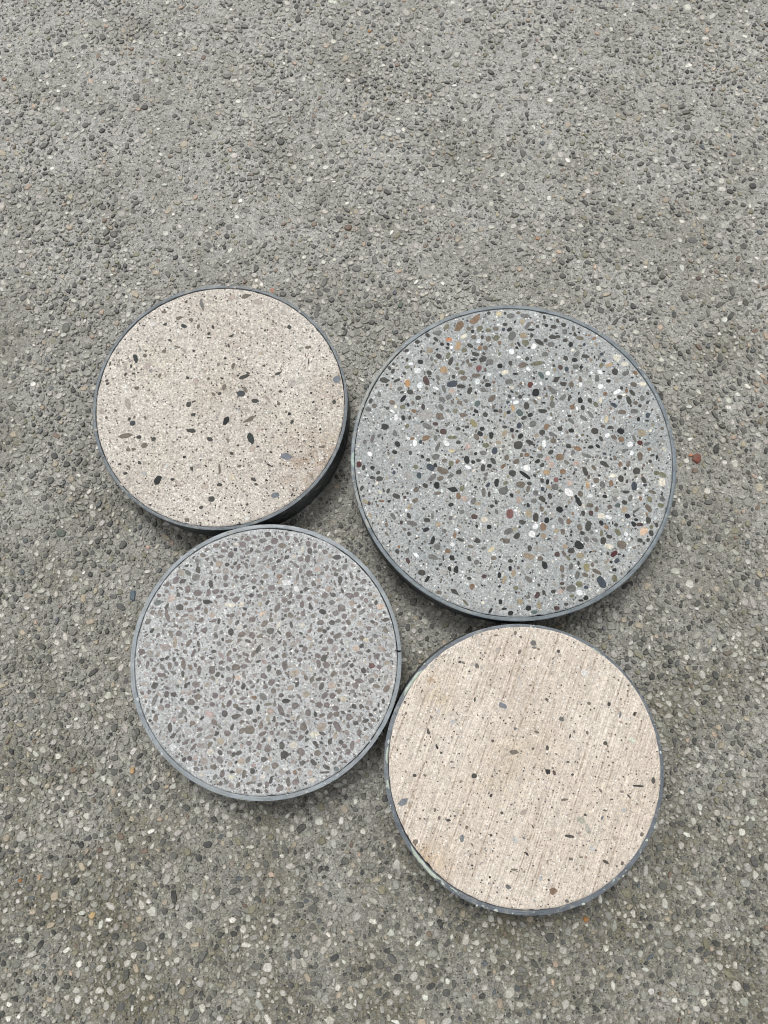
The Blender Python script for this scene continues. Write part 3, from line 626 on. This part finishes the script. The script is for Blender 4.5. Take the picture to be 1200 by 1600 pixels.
def ring(parent, R, wall, h, mat, seed, slit=None, squash=0.0):
    n = 288
    vs, fs = [], []
    a0 = slit if slit is not None else 0.0
    half = .0007 / R if slit is not None else 0.0
    m = n + 1 if slit is not None else n
    for i in range(m):
        t = a0 + half + (2 * math.pi - 2 * half) * i / n
        cx, sy = math.cos(t), math.sin(t)
        nb = mnoise.noise((cx * 3 + seed, sy * 3, 1.7))
        nf = mnoise.noise((cx * 22 + seed, sy * 22, 5.2))
        ri = R - wall + .00032 * nb + .00030 * nf
        ro = R - .0001 + .00026 * mnoise.noise((cx * 2, sy * 2, seed)) + .00016 * mnoise.noise((cx * 40, sy * 40, seed))
        top = h + .00040 * mnoise.noise((cx * 2.5, sy * 2.5, seed + 7)) + .00010 * nf
        for (r, z) in ((ri, .0), (ri, top - .0003), (ri + .0002, top), (ro - .0004, top), (ro - .0001, top - .00012), (ro, top - .0005), (ro, .0)):
            vs.append((r * cx, r * sy, z))
    k = 7
    for i in range(m if slit is None else m - 1):
        j = (i + 1) % m
        for q in range(k):
            p = (q + 1) % k
            fs.append((i * k + q, i * k + p, j * k + p, j * k + q))
    if slit is not None:
        fs.append(tuple(range(k)))
        fs.append(tuple(reversed(range((m - 1) * k, m * k))))
    o = mesh_obj('pipe_ring', vs, fs, mat, parent)
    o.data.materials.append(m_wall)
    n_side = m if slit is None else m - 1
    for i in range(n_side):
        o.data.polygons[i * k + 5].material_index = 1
    o.data.set_sharp_from_angle(angle=math.radians(50))
    return o

def core(parent, R, top, mat, seed, off=(0, 0), rough=1.0):
    n = 360
    prof = [(.35, 0), (.7, 0), (.9, 0), (.96, 0), (.985, 0), (.993, -.00012), (1.0, -.0006), (1.0, -.004), (.995, None)]
    vs, fs = [(off[0], off[1], top)], []
    for (q, dz) in prof:
        for i in range(n):
            t = 2 * math.pi * i / n
            cx, sy = math.cos(t), math.sin(t)
            e = (.00034 * mnoise.noise((cx * 6 + seed, sy * 6, 2)) + .00026 * mnoise.noise((cx * 30, sy * 30 + seed, 8))) * rough
            chip = max(0, mnoise.noise((cx * 18 + seed, sy * 18, 3.3)) - .42) * .0022 * rough
            r = R * q + (e - chip if q > .97 else 0)
            z = .002 if dz is None else top + dz
            vs.append((off[0] + r * cx, off[1] + r * sy, z))
    for i in range(n):
        fs.append((0, 1 + i, 1 + (i + 1) % n))
    for k in range(len(prof) - 1):
        for i in range(n):
            j = (i + 1) % n
            fs.append((1 + k * n + i, 1 + (k + 1) * n + i, 1 + (k + 1) * n + j, 1 + k * n + j))
    fs.append(tuple(1 + (len(prof) - 1) * n + i for i in reversed(range(n))))
    o = mesh_obj('concrete_core', vs, fs, mat, parent)
    o.data.set_sharp_from_angle(angle=math.radians(40))
    return o

def smear(parent, R, wall, h, a0, a1, mat, seed, cover=1.0):
    """thin film of mortar left on the top of a ring between two angles (degrees)"""
    n = max(8, int((a1 - a0) * 1.6))
    vs, fs = [], []
    for i in range(n + 1):
        t = math.radians(a0 + (a1 - a0) * i / n)
        f = min(1, min(i, n - i) / (n * .18 + .01))
        cx, sy = math.cos(t), math.sin(t)
        e = mnoise.noise((cx * 40, sy * 40, seed))
        e2 = mnoise.noise((cx * 55, sy * 55, seed + 3))
        ri = R - wall * (.98 + .12 * e * f)
        ro = ri + (wall * (.86 + .16 * e2) * cover) * (.25 + .75 * f)
        if cover < 1:
            ri, ro = ri + wall * .12, ro + wall * .12
        z = h + .00046 + .0001 * e
        for (r, zz) in ((ri, h - .0003), (ri + .0003, z), (ro - .0004, z), (ro, h - .0003)):
            vs.append((r * cx, r * sy, zz))
    for i in range(n):
        for q in range(3):
            fs.append((i * 4 + q, i * 4 + q + 1, i * 4 + q + 5, i * 4 + q + 4))
    fs.append((0, 3, 2, 1))
    fs.append(tuple(n * 4 + q for q in range(4)))
    o = mesh_obj('mortar_smear', vs, fs, mat, parent)
    return o

def build_disc(key, label, group, wall, mats, chip_share, fill, dots, top_off, gap, coff=(0, 0), slit=None, fade=None):
    cx, cy, R = DISCS[key]
    r = random.Random('disc' + key)
    root = bpy.data.objects.new('concrete_disc', None)
    root.empty_display_size = .05
    root.location = (cx, cy, .0003)
    root['label'] = label
    root['category'] = 'concrete disc'
    root['group'] = group
    COL.objects.link(root)
    H = DISC_H - .0003
    conc, rmat = mats
    ctop = H + top_off
    Rc = R - wall - gap
    core(root, Rc, ctop, conc, ord(key), coff)
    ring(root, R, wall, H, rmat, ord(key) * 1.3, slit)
    g = Grid(.013)
    items = []
    def put(x, y, L, W, a, col, round_):
        u = r.randrange(len(f_round)) if round_ else 50 + r.randrange(len(f_chip))
        up = r.uniform(.00010, .00022)
        items.append((u, x, y, ctop - .0010 + up, L / 2, W / 2, .0010, a, col))
    for (x0, y0, sc, txt) in CAT.get(key, ()):
        for ent in txt.split(';'):
            f = ent.split()
            if len(f) != 6:
                continue
            u, v, L, W, a = (float(q) for q in f[:5])
            px, py = x0 + u * sc, y0 + v * sc
            x, y = unproject(px, py, DISC_H)
            k = math.hypot(x, y, CAM_ABOVE) / math.hypot(FPX, math.hypot(px - 600, py - 800))
            x, y, L, W = x - cx, y - cy, L * sc * k * 1.04, W * sc * k * 1.04
            q = math.hypot(x - coff[0], y - coff[1])
            lim = Rc - max(L, W) * .5 - .0006
            if q > lim:
                if q > Rc + .002:
                    continue
                x, y = coff[0] + (x - coff[0]) * lim / q, coff[1] + (y - coff[1]) * lim / q
            if not g.free(x, y, (L + W) / 4 * .55):
                continue
            g.add(x, y, (L + W) / 4)
            col = PAL[f[5]]
            if fade:
                k_ = fade[1] if col[1] < .20 else fade[2]
                col = tuple(c * (1 - k_) + b * k_ for c, b in zip(col, fade[0]))
            put(x, y, L, W, math.radians(a), vary(col, r, .10, .02), r.random() > chip_share)
    for (n, r0, r1, table) in fill:
        for _ in range(n):
            q, t = Rc * math.sqrt(r.random()), r.uniform(0, 6.283)
            s = r0 + (r1 - r0) * r.random() ** 1.6
            if q > Rc - s * 1.3 - .0008:
                continue
            x, y = coff[0] + q * math.cos(t), coff[1] + q * math.sin(t)
            if key == 'B' and s > .0009 and x + y < -.045 and r.random() < .65:
                continue                                      # fewer pebbles towards the lower left
            if not g.free(x, y, s, .0002):
                continue
            g.add(x, y, s)
            e = r.uniform(.68, 1.0)
            col = PAL[wpick(r, table)]
            if fade and key == 'C':
                k_ = fade[1] if col[1] < .20 else fade[2]
                col = tuple(c * (1 - k_) + b * k_ for c, b in zip(col, fade[0]))
            put(x, y, 2 * s / e, 2 * s * e, r.uniform(0, 6.28), vary(col, r, .15, .03), r.random() > chip_share)
    items.sort(key=lambda i: -i[4] * i[5])
    for it in items[:300]:
        stone_part('pebble', f_mesh[it[0]], it, root)
    if items[300:]:
        batch('small_pebbles', f_units, items[300:], m_ds, root)
    dl = []
    for (n, r0, r1, table) in dots:
        for _ in range(n):
            q, t = (Rc - .001) * math.sqrt(r.random()), r.uniform(0, 6.283)
            s = r0 + (r1 - r0) * r.random() ** 2
            x, y = coff[0] + q * math.cos(t), coff[1] + q * math.sin(t)
            if not g.free(x, y, s, .0):
                continue
            g.add(x, y, s)
            e = r.uniform(.6, 1.0)
            dl.append((r.randrange(len(d_units)), x, y, ctop - .0004 + .00007, s / e, s * e, .0004, r.uniform(0, 6.28), vary(PAL[wpick(r, table)], r, .2, .03)))
    batch('sand_grains', d_units, dl, m_ds, root)
    return root, H

GROUP = 'concrete sample discs on the paving'
rA, hA = build_disc('A', 'beige pitted concrete disc with sparse black chips in thin grey ring, upper left', GROUP, .0024,
    (concrete_material('beige_concrete', (209, 203, 194), (196, 188, 178), (194, 186, 170), (58, 56, 52), .88, (.60, 1.26), chip=1.0, stains=((.076, -.048, .042, (150, 130, 108), .7), (.01, -.005, .035, (158, 148, 138), .5), (-.05, .03, .03, (180, 172, 150), .5), (.088, .012, .022, (168, 152, 130), .4))),
     ring_material('grey_pipe', (98, 106, 112), (124, 131, 135))), .75,
    [(170, .0006, .0016, [('B', 5), ('p', 4), ('U', 2), ('b', 3), ('d', 3), ('c', 1)])],
    [(500, .0005, .0010, [('p', 4), ('B', 4), ('c', 4), ('U', 2), ('w', 3)]), (1300, .00028, .00075, [('k', 6), ('d', 4), ('b', 4), ('w', 2)])], -.0002, .0005, fade=(lin((186, 178, 169)), .0, .45))
rB, hB = build_disc('B', 'largest disc, grey concrete with many rounded dark and coloured river pebbles', GROUP, .0029,
    (concrete_material('grey_blue_concrete', (173, 176, 175), (158, 162, 162), (182, 181, 174), (70, 70, 68), .90),
     ring_material('blue_grey_pipe', (104, 114, 121), (138, 146, 150))), .18,
    [(1100, .0012, .0024, [('d', 5), ('g', 4), ('b', 5), ('k', 3), ('p', 6), ('v', 2), ('n', 1.5), ('t', 2), ('c', 2), ('w', 3), ('m', .8), ('s', 1)]),
     (2200, .0006, .0012, [('d', 5), ('g', 4), ('b', 3), ('k', 4), ('p', 4), ('w', 3), ('t', 1.5), ('n', .8)])],
    [(2200, .0005, .0010, [('p', 6), ('B', 4), ('g', 3), ('c', 3), ('w', 4), ('E', 2), ('U', 1)]), (2600, .00028, .0006, [('k', 4), ('d', 4), ('g', 4), ('w', 3), ('c', 1)])], -.0002, .0005)
for a0, a1, mm in ((134, 168, 'x'), (178, 184, 'z'), (192, 199, 'x'), (203, 207, 'x')):
    KEYS.setdefault(mm, smear_material('mortar_film_' + ('grey' if mm == 'x' else 'green'), *(((150, 153, 150), (168, 168, 162)) if mm == 'x' else ((176, 196, 184), (158, 170, 166)))))
    smear(rB, DISCS['B'][2], .0029, hB, a0, a1, KEYS[mm], a0)
cxC, cyC, RC = DISCS['C']
sx_, sy_ = unproject(627, 1017.5, DISC_H)
rC, hC = build_disc('C', 'grey concrete disc packed with angular taupe stones, black slit in its ring', GROUP, .0031,
    (concrete_material('pale_grey_concrete', (187, 189, 189), (173, 175, 175), (184, 181, 176), (84, 80, 76), .88),
     ring_material('pale_grey_pipe', (134, 142, 147), (160, 166, 170))), .85,
    [(1500, .0017, .0028,[('h', 9), ('b', 4), ('g', 3), ('d', 4), ('B', 4), ('p', 3), ('U', 1.2), ('t', 1), ('c', 1), ('k', 1)]), (1800, .0013, .0018, [('h', 9), ('b', 4), ('g', 3), ('d', 4), ('B', 4), ('p', 3), ('U', 1.2), ('t', 1), ('c', 1), ('k', 1)]),
     (3000, .0007, .0013, [('h', 6), ('b', 3), ('g', 4), ('d', 4), ('B', 4), ('k', 1), ('p', 4), ('w', 2)])],
    [(2600, .0003, .0006, [('h', 4), ('d', 4), ('k', 1), ('w', 3), ('p', 3)])], -.0003, .0005, slit=math.atan2(sy_ - cyC, sx_ - cxC), fade=(lin((172, 168, 165)), .16, .36))
brush_dir = math.radians(69)
rD, hD = build_disc('D', 'cream concrete disc with fine brushed diagonal lines and few dark specks, lower right', GROUP, .0034,
    (concrete_material('cream_concrete', (220, 210, 197), (211, 199, 185), (205, 192, 174), (92, 84, 76), .93, (.76, 1.14), brush_dir, light_amt=.88, stains=((-.02, -.01, .03, (184, 164, 136), .35), (.012, .004, .03, (184, 166, 142), .35), (-.068, -.066, .02, (190, 160, 118), .6), (-.06, .05, .02, (190, 170, 130), .4))),
     ring_material('dark_grey_pipe', (92, 99, 106), (116, 122, 128))), .7,
    [(60, .0005, .0012, [('B', 5), ('p', 4), ('U', 2), ('b', 3)])],
    [(500, .0004, .0008, [('B', 5), ('U', 3), ('p', 3), ('c', 3)]), (1100, .00024, .00055, [('d', 5), ('b', 6), ('k', 2), ('B', 4)])], .0004, -.0005, coff=(.0008, .0010), fade=(lin((203, 193, 181)), .05, .35))
gm = smear_material('mortar_film_pale_green', (160, 172, 158), (188, 195, 184))
for a0, a1, cv in ((137, 151, .8), (172, 180, .6), (186, 190, .6), (214, 233, .85), (52, 58, .5), (236, 241, .4)):
    smear(rD, DISCS['D'][2], .0034, hD, a0, a1, gm, a0 * 1.1, cv)
# crusts of mortar left on the rings
def crusts(key, root, h, n, centres, spread, col, wall, seed):
    rs = random.Random(seed)
    R = DISCS[key][2]
    out = []
    for _ in range(n):
        t = rs.gauss(rs.choice(centres), spread)
        q = R - rs.uniform(.0002, wall)
        s = .00012 + .0009 * rs.random() ** 3
        out.append((rs.randrange(len(d_units)), q * math.cos(t), q * math.sin(t), h + .0001, s * rs.uniform(1, 2.2), s, .0005, t + 1.57 + rs.gauss(0, .3), vary(lin(col), rs, .2)))
    batch('mortar_spots', d_units, out, m_ds, root)
crusts('D', rD, hD, 90, (1.6, 3.4, 4.4, 5.6), .35, (178, 184, 178), .0030, 77)
crusts('B', rB, hB, 60, (.6, 2.6, 3.3), .3, (164, 166, 162), .0029, 78)
crusts('C', rC, hC, 40, (.9, 2.4, 3.9, 5.2), .4, (178, 180, 180), .0031, 79)
crusts('A', rA, hA, 30, (1.2, 3.9), .5, (168, 164, 156), .0024, 80)
